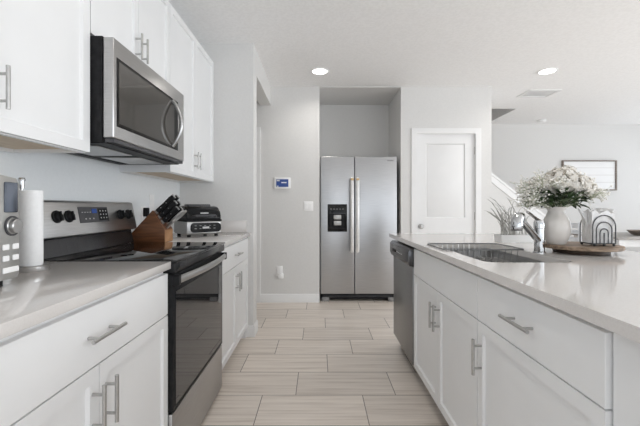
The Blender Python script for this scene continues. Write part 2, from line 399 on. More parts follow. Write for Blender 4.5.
vt = thing('ceiling_vent', 'white rectangular slatted air vent in the ceiling', 'air vent', (2.775, 4.55, CEIL))
MB().loops([rrect(-.2, .2, -.15, .15, .004, 0, 2), rrect(-.2, .2, -.15, .15, .004, -.008, 2), rrect(-.165, .165, -.115, .115, .004, -.008, 2), rrect(-.165, .165, -.115, .115, .004, 0, 2)], False, False).build('frame', 'trim', vt)
MB().box(-.165, .165, -.115, .115, -.003, -.001).build('backing', 'white', vt)
for i in range(7):
    y = -.1 + i*.033
    MB().prism([(y-.012, -.007), (y+.012, -.0025), (y+.012, -.0035), (y-.012, -.008)], 0, -.163, .163).build('slat', 'trim', vt)
sd = thing('smoke_detector', 'small round white smoke detector near the far wall', 'smoke detector', (3.68, 5.95, CEIL))
MB().lathe([(.068, 0), (.068, -.02), (.055, -.036), (.02, -.042), (0, -.042)], seg=32).build('body', 'white', sd)
MB().lathe([(.07, 0), (.07, -.006), (.066, -.006), (.066, 0)], seg=32).build('base_ring', 'trim', sd)

# ------------------------------------------------------------------ cabinets (local frame: x along width, front at y=0 facing -Y)
def bar_handle(parent, c, ln, vert, d=.032, r=.0055):
    mb = MB(); x, z = c; h = ln/2; p = h*.62
    if vert:
        mb.cyl((x, -d, z-h), (x, -d, z+h), r, seg=14)
        for s in (-1, 1): mb.cyl((x, 0, z+s*p), (x, -d, z+s*p), r*.8, seg=12)
    else:
        mb.cyl((x-h, -d, z), (x+h, -d, z), r, seg=14)
        for s in (-1, 1): mb.cyl((x+s*p, 0, z), (x+s*p, -d, z), r*.8, seg=12)
    return mb.build('handle', 'nickel', parent)
G = .0013
def base_cabinet(name, label, loc, rotz, wd, doors, drawers, group=None, depth=.60, drawer_handle=True, single_handle='l', open_top=False, hdrop=.111, toe='cab'):
    t = thing(name, label, 'cabinet', loc, rotz, group)
    b = MB()
    if open_top:
        b.loops([[(0,.0201,.1),(wd,.0201,.1),(wd,depth,.1),(0,depth,.1)], [(0,.0201,.884),(wd,.0201,.884),(wd,depth,.884),(0,depth,.884)],
                 [(.018,.038,.884),(wd-.018,.038,.884),(wd-.018,depth-.018,.884),(.018,depth-.018,.884)], [(.018,.038,.12),(wd-.018,.038,.12),(wd-.018,depth-.018,.12),(.018,depth-.018,.12)]])
    else: b.box(0, wd, .0201, depth, .1, .884)
    b.build('body', 'cab', t)
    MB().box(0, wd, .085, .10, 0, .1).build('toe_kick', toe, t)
    if drawers:
        dw_ = wd/drawers
        for i in range(drawers):
            dd = MB().box(i*dw_+G, (i+1)*dw_-G, 0, .02, .7010, .866, .0012, 1).build('drawer' if drawer_handle else 'false_drawer_front', 'cab', t)
            if drawer_handle: bar_handle(dd, (i*dw_+dw_/2, .786), .155, False)
    ztop = .6970 if drawers else .866
    dw_ = wd/doors
    for i in range(doors):
        dd = MB().shaker(i*dw_+G, (i+1)*dw_-G, .105, ztop).build('door', 'cab', t)
        if doors == 1: hx = .034 if single_handle == 'l' else wd-.034
        else: hx = (i+1)*dw_-.030 if i % 2 == 0 else i*dw_+.030
        bar_handle(dd, (hx, ztop-hdrop), .135, True)
    return t
XC = -.612   # left door faces
base_cabinet('base_cabinet', 'white drawer and two-door base cabinet nearest on the left, below the paper towels', (XC, .547, 0), PI/2, .912, 2, 1, 'white base cabinets')
fc = base_cabinet('base_cabinet', 'white base cabinet beyond the range with one drawer and two doors', (XC, 2.228, 0), PI/2, .880, 2, 1, 'white base cabinets')
XI = .613    # island door faces
base_cabinet('sink_cabinet', 'white double-door cabinet under the island sink beside the dishwasher', (XI, 2.328, 0), -PI/2, .934, 2, 1, 'white base cabinets', .62, False, open_top=True, hdrop=.128, toe='dgrey')  # dark toe kicks on the island cabinets paint in the recess shade
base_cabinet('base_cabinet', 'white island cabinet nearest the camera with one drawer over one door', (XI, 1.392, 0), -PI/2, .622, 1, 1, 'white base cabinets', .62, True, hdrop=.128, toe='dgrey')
ip = thing('island_cabinet', 'plain white end panel cabinet at the near end of the island', 'cabinet panel', (XI+.012, .765, 0), -PI/2)
MB().box(0, .46, 0, .60, 0, .884, .001, 1).build('panel', 'cab', ip)
ip2 = thing('island_gable', 'narrow white end panel at the far end of the island beyond the dishwasher', 'cabinet panel', (XI+.06, 2.976, 0), -PI/2)
MB().box(0, .022, 0, .56, 0, .884, .001, 1).build('panel', 'cab', ip2)

# upper cabinets
XU, ZU0, ZU1 = -.91, 1.349, 2.385
def wall_cabinet(label, y0, wd, z0, z1, doors, depth=.308, hz='low', valance=True):
    t = thing('wall_cabinet', label, 'cabinet', (XU, y0, z0), PI/2, 'white wall cabinets')
    ht = z1-z0
    mb = MB()
    e = .018
    # carcass open underneath: recessed plywood bottom
    mb.loops([[(0,.0201,0),(wd,.0201,0),(wd,depth,0),(0,depth,0)], [(0,.0201,ht),(wd,.0201,ht),(wd,depth,ht),(0,depth,ht)]], False, True)
    mb.loops([[(0,.0201,0),(wd,.0201,0),(wd,depth,0),(0,depth,0)], [(e,.0201+e,0),(wd-e,.0201+e,0),(wd-e,depth-e,0),(e,depth-e,0)], [(e,.0201+e,.014),(wd-e,.0201+e,.014),(wd-e,depth-e,.014),(e,depth-e,.014)]], False, False)
    bmesh.ops.remove_doubles(mb.bm, verts=mb.bm.verts[:], dist=1e-5)
    mb.build('body', 'cab', t)
    MB().box(e, wd-e, .0201+e, depth-e, .013, .02).build('underside_panel', 'ply', t)
    dw_ = wd/doors
    for i in range(doors):
        dd = MB().shaker(i*dw_+G, (i+1)*dw_-G, .003, ht-.003).build('door', 'cab', t)
        hx = (i+1)*dw_-.030 if i % 2 == 0 else i*dw_+.030
        bar_handle(dd, (hx, .124 if hz == 'low' else hz), .124, True)
    return t
wall_cabinet('white two-door wall cabinet nearest on the left, beside the microwave', .542, .890, ZU0, ZU1, 2)
wall_cabinet('white short two-door wall cabinet above the microwave', 1.435, .762, 1.828, ZU1, 2, hz=.104)
wall_cabinet('tall white two-door wall cabinet right of the microwave over the toaster grill', 2.200, .91, ZU0, ZU1, 2)
tag(MB().box(XL, XU-.02, 3.1105, 3.153, ZU0, ZU1).build('cabinet_filler', 'cab'), 'thin white filler strip between wall cabinet and partition wall', 'cabinet filler')
tag(MB().box(XL, XC-.02, 3.1085, 3.153, 0, .884).build('cabinet_filler', 'cab'), 'thin white filler strip between base cabinet and partition wall', 'cabinet filler')

# ------------------------------------------------------------------ countertops
ct = thing('countertop', 'white quartz countertop left of the range', 'countertop', (0, 0, .884))
MB().box(XL+.001, -.600, -.1, 1.461, .0003, .030, .002).build('slab', 'quartz', ct)
ct = thing('countertop', 'white quartz countertop between the range and the partition wall', 'countertop', (0, 0, .884))
MB().box(XL+.001, -.600, 2.226, 3.153, .0003, .030, .002).build('slab', 'quartz', ct)
MB().box(XL+.003, -.63, 3.136, 3.1545, .0301, .132, .0015).build('side_splash', 'quartz', ct)
# island top with a sink cut-out
SX0, SX1, SY0, SY1 = .665, 1.032, 1.432, 2.215
it = thing('island_countertop', 'long white quartz island countertop with the sink cut out', 'countertop', (0, 0, .884))
def slab_hole(mb, outer, inner, z0, z1):
    bm = mb.bm; res = []
    for z in (z0, z1):
        vo = [bm.verts.new((p[0], p[1], z)) for p in outer]; vi = [bm.verts.new((p[0], p[1], z)) for p in inner]
        eo = [bm.edges.new((vo[i], vo[(i+1)%len(vo)])) for i in range(len(vo))]
        ei = [bm.edges.new((vi[i], vi[(i+1)%len(vi)])) for i in range(len(vi))]
        bmesh.ops.triangle_fill(bm, use_beauty=True, use_dissolve=False, edges=eo+ei)
        res.append((vo, vi))
    for j in (0, 1):
        a, b = res[0][j], res[1][j]; n = len(a)
        for i in range(n): bm.faces.new((a[i], a[(i+1)%n], b[(i+1)%n], b[i]))
mb = MB(); slab_hole(mb, rrect(.588, 1.556, .2, 3.02, .006, 0, 3), rrect(SX0, SX1, SY0, SY1, .055, 0, 6), .0003, .030)
mb.build('slab', 'quartz', it)

# sink
sk = thing('sink', 'stainless undermount sink basin in the island', 'sink', (0, 0, .883))
mb = MB()
x0, x1, y0, y1 = SX0-.004, SX1+.004, SY0-.004, SY1+.004
mb.loops([rrect(x0-.012, x1+.012, y0-.012, y1+.012, .06, 0, 6), rrect(x0, x1, y0, y1, .055, 0, 6), rrect(x0+.004, x1-.004, y0+.004, y1-.004, .055, -.17, 6),
          rrect(x0+.02, x1-.02, y0+.02, y1-.02, .05, -.195, 6)], False, True)
mb.build('basin', 'ss', sk, recalc=False)
MB().lathe([(.0, -.1935), (.035, -.1935), (.043, -.1915), (.045, -.1945)], ((x0+x1)/2, 1.85, 0), 28).build('drain', 'chrome', sk)

# wire dish rack standing over the far half of the sink
rk = thing('dish_rack', 'dark wire dish rack over the far end of the sink', 'dish rack', (0, 0, CT))
rx0, rx1, ry0, ry1, rr = .636, 1.052, 1.83, 2.13, .0036
mb = MB()
loop = rrect(rx0, rx1, ry0, ry1, .03, .0045, 5); mb.tube(loop + [loop[0]], rr, 8, cap=False)
mb.build('rim_wire', 'mgrey', rk)
lo = rrect(rx0+.045, rx1-.025, ry0+.02, ry1-.02, .03, -.075, 5)
mb = MB(); mb.tube(lo + [lo[0]], .0022, 6, cap=False); mb.build('bottom_wire', 'ss', rk)
for i in range(11):
    x = rx0+.06 + i*(rx1-rx0-.10)/10
    MB().tube([(x, ry0, .0045), (x, ry0+.02, -.073), (x, ry1-.02, -.073), (x, ry1, .0045)], .0018, 6).build('cross_wire', 'ss', rk)
for i in range(5):
    y = ry0+.045 + i*(ry1-ry0-.09)/4
    MB().tube([(rx0, y, .0045), (rx0+.045, y, -.075), (rx1-.025, y, -.075), (rx1, y, .0045)], .0018, 6).build('long_wire', 'ss', rk)

# faucet: stout body, angled pull-out spout towards the basin, lever on top
fx, fy = 1.066, 1.742
fa = thing('faucet', 'chrome single-lever pull-out kitchen faucet behind the sink', 'faucet', (fx, fy, CT))
MB().lathe([(.028, 0), (.028, .004), (.023, .008), (.0225, .118), (.0245, .120), (.0245, .145), (.021, .156), (0, .158)], seg=28).build('body', 'chrome', fa)
sp = [(0, 0, .055), (-.045, -.028, .090), (-.10, -.062, .132), (-.135, -.084, .158)]
MB().tube(sp, [.017, .016, .016, .017], 16).build('spout', 'chrome', fa)
hd = MB().tube([(-.118, -.074, .160), (-.136, -.085, .178), (-.153, -.096, .176), (-.163, -.102, .158), (-.166, -.104, .128), (-.166, -.104, .120)],
               [.010, .019, .023, .025, .026, .024], 18)
ho = hd.build('spray_head', 'chrome', fa)
MB().cyl((-.166, -.104, .119), (-.166, -.104, .114), .022, seg=18).build('nozzle', 'dgrey', ho)
MB().tube([(.004, 0, .152), (-.03, -.018, .168), (-.085, -.05, .198)], [.010, .008, .007], 12, flat=(1.3, .7)).build('lever', 'chrome', fa)

# ------------------------------------------------------------------ range
RW = .760
rg = thing('range', 'stainless electric range with black glass cooktop between the countertops', 'range', (-.596, 1.4635, 0), PI/2)
MB().box(0, RW, .045, .622, .025, .906).build('body', 'blackm', rg)
MB().box(-.001, RW+.001, -.018, .575, .9065, .9185, .004, 2).build('cooktop', 'glass_black', rg)
MB().box(0, RW, -.012, .045, .866, .906, .003, 2).build('front_trim', 'gloss', rg)
# backguard: lower dark riser and forward-leaning control panel
MB().prism([(.545, .919), (.622, .919), (.622, 1.00), (.565, 1.00)], 0, .004, RW-.004).build('vent_riser', 'riser', rg)
MB().prism([(.527, 1.004), (.545, .998), (.622, .998), (.622, 1.162), (.572, 1.166), (.556, 1.158)], 0, 0, RW, .004).build('control_panel', 'ss', rg)
tilt = math.atan2(.556-.527, 1.158-1.004)
def pan(x, z, out=0): # point on the control panel
    return (x, .527 + (z-1.004)*math.tan(tilt) - out*math.cos(tilt), z + out*math.sin(tilt))
for kx in (.098, .174, .598, .682):
    ko = MB().lathe([(0, 0), (.028, 0), (.028, .006), (.0235, .009), (.022, .016), (.020, .018), (0, .018)], seg=24).build('knob', 'black', rg)
    ko.location = pan(kx, 1.092); ko.rotation_euler = (PI/2 - tilt, 0, 0)
    g = MB().box(-.005, .005, -.021, .021, .016, .029, .002, 1).build('grip', 'black', ko)
    MB().box(-.0012, .0012, .006, .020, .0289, .0295).build('pointer', 'pale', g)
dp = MB().box(0, .235, -.003, .004, 0, .078, .0015, 1).build('display', 'dgrey', rg)
dp.location = pan(.245, 1.058); dp.rotation_euler = (-tilt, 0, 0)
MB().box(.098, .138, -.0042, -.003, .046, .068).build('clock_screen', 'blue', dp)
MB().box(.148, .228, -.0038, -.003, .008, .070).build('touch_pad', 'black', dp)
for i in range(3):
    for j in range(3):
        MB().box(.162+i*.024, .169+i*.024, -.0046, -.0038, .018+j*.018, .024+j*.018).build('pad_mark', 'pale', dp)
for i in range(4):
    MB().box(.02+i*.02, .03+i*.02, -.0036, -.003, .05, .053).build('printed_mark', 'pale', dp)
for i in range(3):
    MB().box(.04+i*.03, .048+i*.03, -.0036, -.003, .016, .022).build('printed_mark', 'pale', dp)
# oven door with big glass, bowed handle, drawer
od = MB().box(.003, RW-.003, 0, .045, .296, .858, .003, 2).build('oven_door', 'black', rg)
MB().box(.03, RW-.03, -.0025, 0, .315, .785).build('window', 'oven_glass', od)
hp = []
for i in range(17):
    s = i/16; hp.append((.022+s*(RW-.044), -.020-.022*math.sin(PI*s), .836))
MB().tube(hp, .0165, 14, flat=(.55, 1)).build('handle', 'ss', od)
for x in (.013, RW-.013): MB().box(x-.012, x+.012, -.028, 0, .815, .856, .003, 1).build('handle_mount', 'black', od)
MB().box(.003, RW-.003, .002, .045, .03, .288, .003, 2).build('drawer', 'ss', rg)
for x, y in ((.04, .08), (RW-.04, .08), (.04, .58), (RW-.04, .58)): MB().cyl((x, y, 0), (x, y, .03), .018, seg=12).build('foot', 'black', rg)

# ------------------------------------------------------------------ over-the-range microwave
MW, MH = .752, .428
mw = thing('microwave', 'stainless over-the-range microwave below the short wall cabinet', 'microwave', (-.822, 1.440, 1.392), PI/2)
MB().box(0, MW, .045, .396, .004, MH).build('body', 'black', mw)
MB().prism([(.03, 0), (.390, 0), (.390, .004), (.03, .004)], 0, .006, MW-.006).build('underside_plate', 'black', mw)
for x0, x1 in ((.06, .34), (.41, .69)):
    MB().box(x0, x1, .10, .30, -.004, 0, .002, 1).build('grease_filter', 'ss', mw)
MB().box(.03, MW-.03, .335, .375, -.003, 0).build('lamp_cover', 'black', mw)
md = MB().box(0, MW, 0, .043, .020, MH-.003, .006, 3).build('door', 'ss', mw)
mwn = MB().box(.022, .655, -.0015, .002, .070, .352, .001, 1).build('window_surround', 'glass_black', md)
MB().box(.036, .600, -.0025, -.0015, .084, .338).build('window', 'mw_glass', mwn)
hp = []
for i in range(15):
    s = i/14; hp.append((.572, -.004-.050*math.sin(PI*s)**.8, .082+s*.256))
MB().tube(hp, [.009]*2 + [.011]*11 + [.009]*2, 14, flat=(1, 1)).build('handle', 'ss', md)
MB().box(.010, MW-.010, .004, .04, .004, .019).build('vent_lip', 'dgrey', mw)

# ------------------------------------------------------------------ refrigerator
fr = thing('refrigerator', 'stainless side-by-side refrigerator with water dispenser in the alcove', 'refrigerator', (.018, 4.315, 0))
FW = .918
MB().box(.004, FW-.004, .075, .69, .03, 1.735).build('body', 'mgrey', fr)
MB().box(.0, FW, .03, .08, .028, .088).build('kick_grille', 'black', fr)
MB().box(.03, FW-.03, .022, .03, .050, .056).box(.03, FW-.03, .022, .03, .068, .074).build('grille_slot', 'dgrey', fr)
for x in (.06, FW-.06): MB().box(x-.045, x+.045, .0, .06, 0, .05, .006, 2).build('foot_cover', 'mgrey', fr)
SPX = .408
ld = MB().box(0, SPX-.003, 0, .07, .092, 1.742, .008, 3).build('door', 'ssv', fr)
rd = MB().box(SPX+.003, FW, 0, .07, .092, 1.742, .008, 3).build('door', 'ssv', fr)
for d, hx in ((ld, SPX-.033), (rd, SPX+.033)):
    h = MB().tube([(hx, 0, .62), (hx, -.035, .605), (hx, -.05, .64), (hx, -.052, 1.04), (hx, -.05, 1.44), (hx, -.035, 1.475), (hx, 0, 1.46)], .021, 14, flat=(1, .65)).build('handle', 'hsilver', d)
    MB().box(hx-.018, hx+.018, -.068, -.045, 1.452, 1.475, .003, 1).build('handle_tip', 'copper', h)
dp = MB().box(.085, .318, -.004, .002, .838, 1.168, .006, 2).build('dispenser', 'glass_black', ld)
MB().prism([(.115, .87), (.288, .87), (.288, 1.05), (.115, 1.05)], 1, -.0055, -.004).build('recess', 'black', dp)
for z in (.985, .915): MB().box(.158, .248, -.022, -.005, z, z+.055, .006, 2).build('paddle', 'silver', dp)
for i in range(5): MB().box(.118+i*.036, .134+i*.036, -.0052, -.004, 1.105, 1.115).build('button_mark', 'mgrey', dp)
MB().box(.80, .875, -.0012, 0, 1.685, 1.695).build('badge', 'mgrey', rd)

# ------------------------------------------------------------------ dishwasher
dz = thing('dishwasher', 'stainless dishwasher at the far end of the island', 'dishwasher', (XI-.004, 2.946, 0), -PI/2)
DWW = .610
MB().box(.004, DWW-.004, .035, .58, .10, .876).build('body', 'black', dz)
MB().box(.004, DWW-.004, .07, .10, 0, .1).build('toe_kick', 'black', dz)
MB().box(.004, DWW-.006, 0, .034, .105, .742, .003, 2).build('door', 'ssd', dz)
cp = MB().prism([(-.012, .865), (-.030, .845), (-.030, .775), (-.018, .748), (.034, .748), (.034, .868)], 0, .004, DWW-.006, .003).build('control_panel', 'riser', dz)
MB().box(.12, .22, -.0325, -.029, .792, .812, .004, 2).build('pocket_handle', 'black', cp)
for i in range(4): MB().box(.27+i*.045, .29+i*.045, -.031, -.0295, .80, .806).build('button_mark', 'pale', cp)

# ------------------------------------------------------------------ wall fittings
def wp(px, py, Y=YB): return at(px, py, Y)
th = thing('security_keypad', 'white wall keypad with lit blue screen left of the refrigerator', 'keypad', wp(282.5, 183.2))
MB().box(-.096, .096, -.022, 0, -.066, .066, .006, 2).build('case', 'white', th)
s_ = MB().box(-.072, .072, -.0235, -.022, -.046, .046).build('screen', 'blue', th)
MB().box(-.012, .05, -.0243, -.0235, .0, .012).build('screen_mark', 'white', s_); MB().box(-.066, -.03, -.0243, -.0235, .022, .040).build('screen_mark', 'pale', s_)
MB().box(-.066, -.045, -.0243, -.0235, -.042, -.032).build('screen_mark', 'white', s_)
sw = thing('light_switch', 'white double rocker switch plate left of the refrigerator', 'light switch', wp(308.5, 206.2))
MB().box(-.056, .056, -.006, 0, -.058, .058, .003, 2).build('plate', 'white', sw)
for x in (-.024, .024): MB().box(x-.017, x+.017, -.010, -.005, -.034, .034, .002, 1).build('rocker', 'white', sw)
ol = thing('wall_outlet', 'white wall outlet plate low on the hallway end wall', 'outlet', wp(279.6, 271))
MB().box(-.037, .037, -.006, 0, -.06, .06, .003, 2).build('plate', 'white', ol)
MB().box(-.017, .017, -.008, -.005, .010, .040, .002, 1).build('socket', 'white', ol)
pg = thing('plug_adapter', 'small white plug-in device in the low wall outlet', 'plug', wp(281, 275.0) + Vector((0, -.0062, 0)))
MB().box(-.030, .030, -.034, 0, -.035, .025, .006, 2).build('case', 'white', pg); MB().lathe([(0, 0), (.012, 0), (.012, .004), (0, .004)], seg=18).build('lamp', 'pale', pg).location = (0, -.022, .025)
# outlets on the left backsplash wall
ol2 = thing('wall_outlet', 'white outlet plate on the wall above the knife block', 'outlet', (XL, 2.62, 1.165), PI/2)
MB().box(-.037, .037, -.006, 0, -.06, .06, .003, 2).build('plate', 'white', ol2)
for z in (-.022, .022): MB().box(-.017, .017, -.008, -.005, z-.015, z+.015, .002, 1).build('socket', 'white', ol2)
ol3 = thing('wall_outlet', 'white outlet plate with black plug, half hidden behind the knife block', 'outlet', (XL, 2.50, 1.078), PI/2)
MB().box(-.037, .037, -.006, 0, -.06, .06, .003, 2).build('plate', 'white', ol3)
pl = thing('power_plug', 'black power plug in the outlet behind the knife block', 'plug', (XL+.0062, 2.45, 1.105), PI/2)
pl.location = (XL+.0062, 2.50, 1.098)
MB().box(-.018, .018, -.03, 0, -.028, .032, .005, 2).build('case', 'black', pl)
MB().tube([(0, -.018, -.028), (0, -.02, -.08), (0, -.012, -.15)], .004, 8).build('cable', 'black', pl)

# ------------------------------------------------------------------ left counter things
# countertop air-fryer oven: control strip at its right front edge, turned slightly
ov = thing('toaster_oven', 'stainless countertop toaster oven with knob and screen at the left edge', 'toaster oven', (-.865, 1.040, CT), PI/2+.08)
OW, OD, OH = .44, .27, .315
MB().box(-OW, 0, .012, OD, .022, OH-.012, .012, 3).build('body', 'ss', ov)
cs = MB().prism([(-.090, .020), (-.006, .020), (0, .030), (0, OH-.030), (-.010, OH-.012), (-.090, OH-.004)], 1, 0, .03, .003).build('control_panel', 'silver', ov)
sc_ = MB().box(-.057, -.011, -.003, 0, .206, .290, .003, 2).build('screen', 'lcd', cs)
kb = MB().lathe([(0, 0), (.023, 0), (.023, .004), (.0205, .006), (.020, .016), (.0175, .018), (0, .018)], seg=28).build('knob', 'ss', cs)
kb.location = (-.029, 0, .168); kb.rotation_euler = (PI/2, 0, 0)
rb = MB().lathe([(.024, 0), (.028, 0), (.028, .004), (.024, .004), (.024, 0)], seg=28).build('knob_ring', 'dgrey', cs); rb.location = (-.029, 0, .168); rb.rotation_euler = (PI/2, 0, 0)
for i in range(2):
    for j in range(2):
        MB().box(-.064+i*.035, -.041+i*.035, -.004, 0, .071+j*.031, .087+j*.031, .002, 1).build('button', 'white', cs)
MB().box(-.064, -.006, -.004, 0, .038, .054, .002, 1).build('start_button', 'white', cs)
gl = MB().box(-OW+.005, -.093, 0, .03, .03, OH-.016, .003, 1).build('glass_door', 'oven_glass', ov)
MB().tube([(-OW+.04, 0, OH-.05), (-OW+.04, -.03, OH-.05), (-.17, -.03, OH-.05), (-.17, 0, OH-.05)], .007, 10).build('handle', 'ss', gl)
for x in (-.035, -OW+.035):
    for y in (.035, OD-.035): MB().cyl((x, y, 0), (x, y, .024), .013, seg=14).build('foot', 'black', ov)

ptc = (-1.003, 1.255, CT)
pt = thing('paper_towel_holder', 'chrome paper towel stand with side post beside the toaster oven', 'paper towel holder', ptc)
MB().lathe([(0, 0), (.051, 0), (.052, .003), (.052, .015), (.049, .018), (0, .018)], seg=40).build('base', 'ss', pt)
MB().cyl((0, 0, .02), (0, 0, .268), .010, seg=16).build('center_post', 'chrome', pt)
MB().cyl((-.0435, .012, .017), (-.0435, .012, .305), .0055, seg=14).lathe([(.0085, .286), (.009, .312), (.011, .314), (.011, .320), (.0085, .324), (0, .325)], (-.0435, .012, 0), 18).build('side_post', 'chrome', pt)
rl = MB().lathe([(.014, .0185), (.0325, .0185), (.034, .022), (.034, .275), (.0325, .278), (.014, .278), (.014, .0185)], seg=44)
ro = rl.build('paper_towel_roll', 'paper'); ro.location = ptc; tag(ro, 'white paper towel roll on the chrome stand', 'paper towels')

# knife block: leaning prism, slots facing up and to the aisle
kbk = thing('knife_block', 'brown wooden knife block beyond the range', 'knife block', (-.955, 2.225, CT))
bpoly = [(-.207, 0), (0, 0), (0, .082), (-.075, .200), (-.212, .052), (-.214, .02)]
MB().prism(bpoly, 1, 0, .125, .003).build('body', 'block', kbk)
MB().prism([(0, .004), (.002, .004), (.002, .078), (0, .078)], 1, .004, .121).build('front_end', 'block_end', kbk)
nrm = Vector((.118, 0, .075)).normalized()   # out of the slot face
tn = Vector((-.075, 0, .118)).normalized()   # up the slot face
kn_i = 0
knife_lab = ['black-handled knife in the top row near end', 'black-handled knife in the top row far end', 'black-handled knife in the second row near end', 'black-handled knife in the second row far end',
             'black-handled knife in the third row near end', 'black-handled knife in the third row far end']
dirv = (nrm + tn*.18).normalized()
for r_ in range(3):
    for c_ in range(2):
        base = Vector((-.955, 2.225, CT)) + Vector((0, .030+c_*.058, .082)) + tn*(.122-r_*.036)
        t = thing('knife', knife_lab[kn_i] + ' of the wooden block', 'knife', base + dirv*.001, 0, 'knives in the block'); kn_i += 1
        ln = .150 - r_*.010
        hb = MB()
        side = Vector((0, 1, 0)); up = dirv.cross(side).normalized()
        secs = []
        for s, wv, hv_ in ((.008, .009, .012), (.015, .010, .0145), (.5*ln, .0095, .0135), (.85*ln, .010, .0165), (ln, .009, .014)):
            p = dirv*s
            secs.append([p + side*wv*a + up*hv_*b for a, b in ((-1, -.6), (-.6, -1), (.6, -1), (1, -.6), (1, .6), (.6, 1), (-.6, 1), (-1, .6))])
        hb.loops(secs); hb.build('handle', 'black', t)
        MB().box(-.004, .012, -.0095, .0095, -.0135, .0135, .001, 1, mx=Matrix((Vector(dirv).to_4d(), side.to_4d(), up.to_4d(), (0, 0, 0, 1))).transposed()).build('bolster', 'ss', t)
        for q in (.3, .6):
            p = dirv*ln*q; MB().cyl(p - side*.0108, p + side*.0108, .003, seg=10).build('rivet', 'ss', t)
        eb = MB(); p = dirv*ln; eb.loops([[p + dirv*e_ + side*.009*a + up*.014*b for a, b in ((-1, -1), (1, -1), (1, 1), (-1, 1))] for e_ in (-.002, .004)]); eb.build('end_cap', 'ss', t)
# steel sharpening rod / shears between the rows
sh = thing('kitchen_shears', 'steel-handled shears in the lowest slots of the wooden block', 'shears', Vector((-.955, 2.225, CT)) + Vector((0, .045, .082)) + tn*.012 + dirv*.002)
side = Vector((0, 1, 0)); up = dirv.cross(side).normalized()
MB().tube([dirv*0, dirv*.03, dirv*.06], [.010, .011, .009], 10).build('pivot', 'ss', sh)
for s in (-1, 1):
    ring = [dirv*(.105+.048*math.cos(a)) + side*(s*.022+.018*math.sin(a)) for a in [k*2*PI/16 for k in range(17)]]
    MB().tube(ring, .0065, 8, cap=False).build('finger_loop', 'silver', sh)

# indoor grill / air fryer
gr = thing('countertop_grill', 'black and stainless countertop grill with domed lid by the partition wall', 'grill', (-.955, 2.59, CT), .70)
GW, GD = .27, .27
MB().box(0, GW, 0, GD, .018, .118, .012, 3).build('base', 'ss', gr)
MB().box(-.003, GW+.003, -.003, GD, .113, .128, .005, 2).build('rim_band', 'black', gr)
prof = [(-.006, .128), (-.004, .150), (.008, .180), (.030, .205), (.062, .222), (.11, .230), (.19, .229), (.24, .212), (.262, .185), (GD, .150), (GD, .128)]
MB().prism(prof, 0, .004, GW-.004, .007).build('lid', 'gloss', gr)
MB().prism([(.08, .224), (.19, .226), (.18, .242), (.09, .242)], 0, .05, GW-.05, .005).build('lid_vent', 'dgrey', gr)
MB().tube([(.045, -.002, .150), (.06, -.028, .156), (GW-.06, -.028, .156), (GW-.045, -.002, .150)], .009, 12).build('handle', 'dgrey', gr)
MB().box(.105, .165, -.0035, .002, .172, .180).build('badge', 'pale', gr).rotation_euler = (0, 0, 0)
pn = MB().loops([rrect(.03, GW-.008, .032, .105, .028, 0, 5), rrect(.033, GW-.011, .035, .102, .026, .016, 5)]).build('control_panel', 'gloss', gr)
pn.rotation_euler = (PI/2, 0, 0)
MB().box(.115, .165, .062, .076, .016, .0172).build('display', 'pale', pn)
for i in range(5):
    if i != 2:
        MB().box(.055+i*.036, .070+i*.036, .060, .066, .016, .0168).build('button_mark', 'mgrey', pn)
    MB().box(.055+i*.036, .070+i*.036, .082, .086, .016, .0168).build('button_mark', 'mgrey', pn)
for x, y in ((.03, .03), (GW-.03, .03), (.03, GD-.03), (GW-.03, GD-.03)): MB().cyl((x, y, 0), (x, y, .02), .014, seg=12).build('foot', 'black', gr)

# ------------------------------------------------------------------ island top things
trc = Vector((1.272, 1.75, CT))
tr = thing('turntable_tray', 'round wooden turntable tray on the island', 'tray', trc)
MB().lathe([(0, 0), (.112, 0), (.115, .003), (.115, .022), (0, .022)], seg=44).build('pedestal', 'traydark', tr)
MB().lathe([(0, .0221), (.162, .0221), (.166, .025), (.166, .036), (.164, .039), (0, .039)], seg=64).build('top', 'tray', tr)
TZ = CT + .0392
vc = (1.163, 1.765, TZ)
va = MB().lathe([(0, 0), (.036, 0), (.041, .004), (.058, .045), (.0625, .080), (.058, .112), (.043, .142), (.036, .158), (.0375, .170), (.045, .182), (.041, .1825),
                 (.033, .168), (.031, .158), (.038, .142), (.052, .112), (.055, .08), (.05, .045), (.034, .01), (0, .008)], seg=44)
vo = va.build('vase', 'ceramic'); vo.location = vc; tag(vo, 'cream ceramic vase holding white flowers on the wooden tray', 'vase')
bq = thing('flower_bouquet', 'bouquet of white hydrangeas and tiny white sprays in the cream vase', 'flowers', Vector(vc) + Vector((0, 0, .012)))
rnd = random.Random(3)
def stem_pts(tip):
    a = math.atan2(tip[1], tip[0]); r = min(.020, math.hypot(tip[0], tip[1])*.12)
    return [(-r*.4*math.cos(a), -r*.4*math.sin(a), .0), (r*.6*math.cos(a), r*.6*math.sin(a), .150), ((tip[0]+r*math.cos(a))*.5, (tip[1]+r*math.sin(a))*.5, .15+(tip[2]-.15)*.6), tip]
blooms = [((.0, -.045, .315), .066), ((.05, .01, .335), .066), ((.012, .06, .315), .058), ((-.062, -.02, .29), .058), ((.098, -.03, .285), .060), ((-.03, -.07, .285), .050), ((.06, -.07, .290), .054), ((.11, .05, .29), .050), ((-.05, .05, .30), .052), ((.015, -.085, .297), .05)]
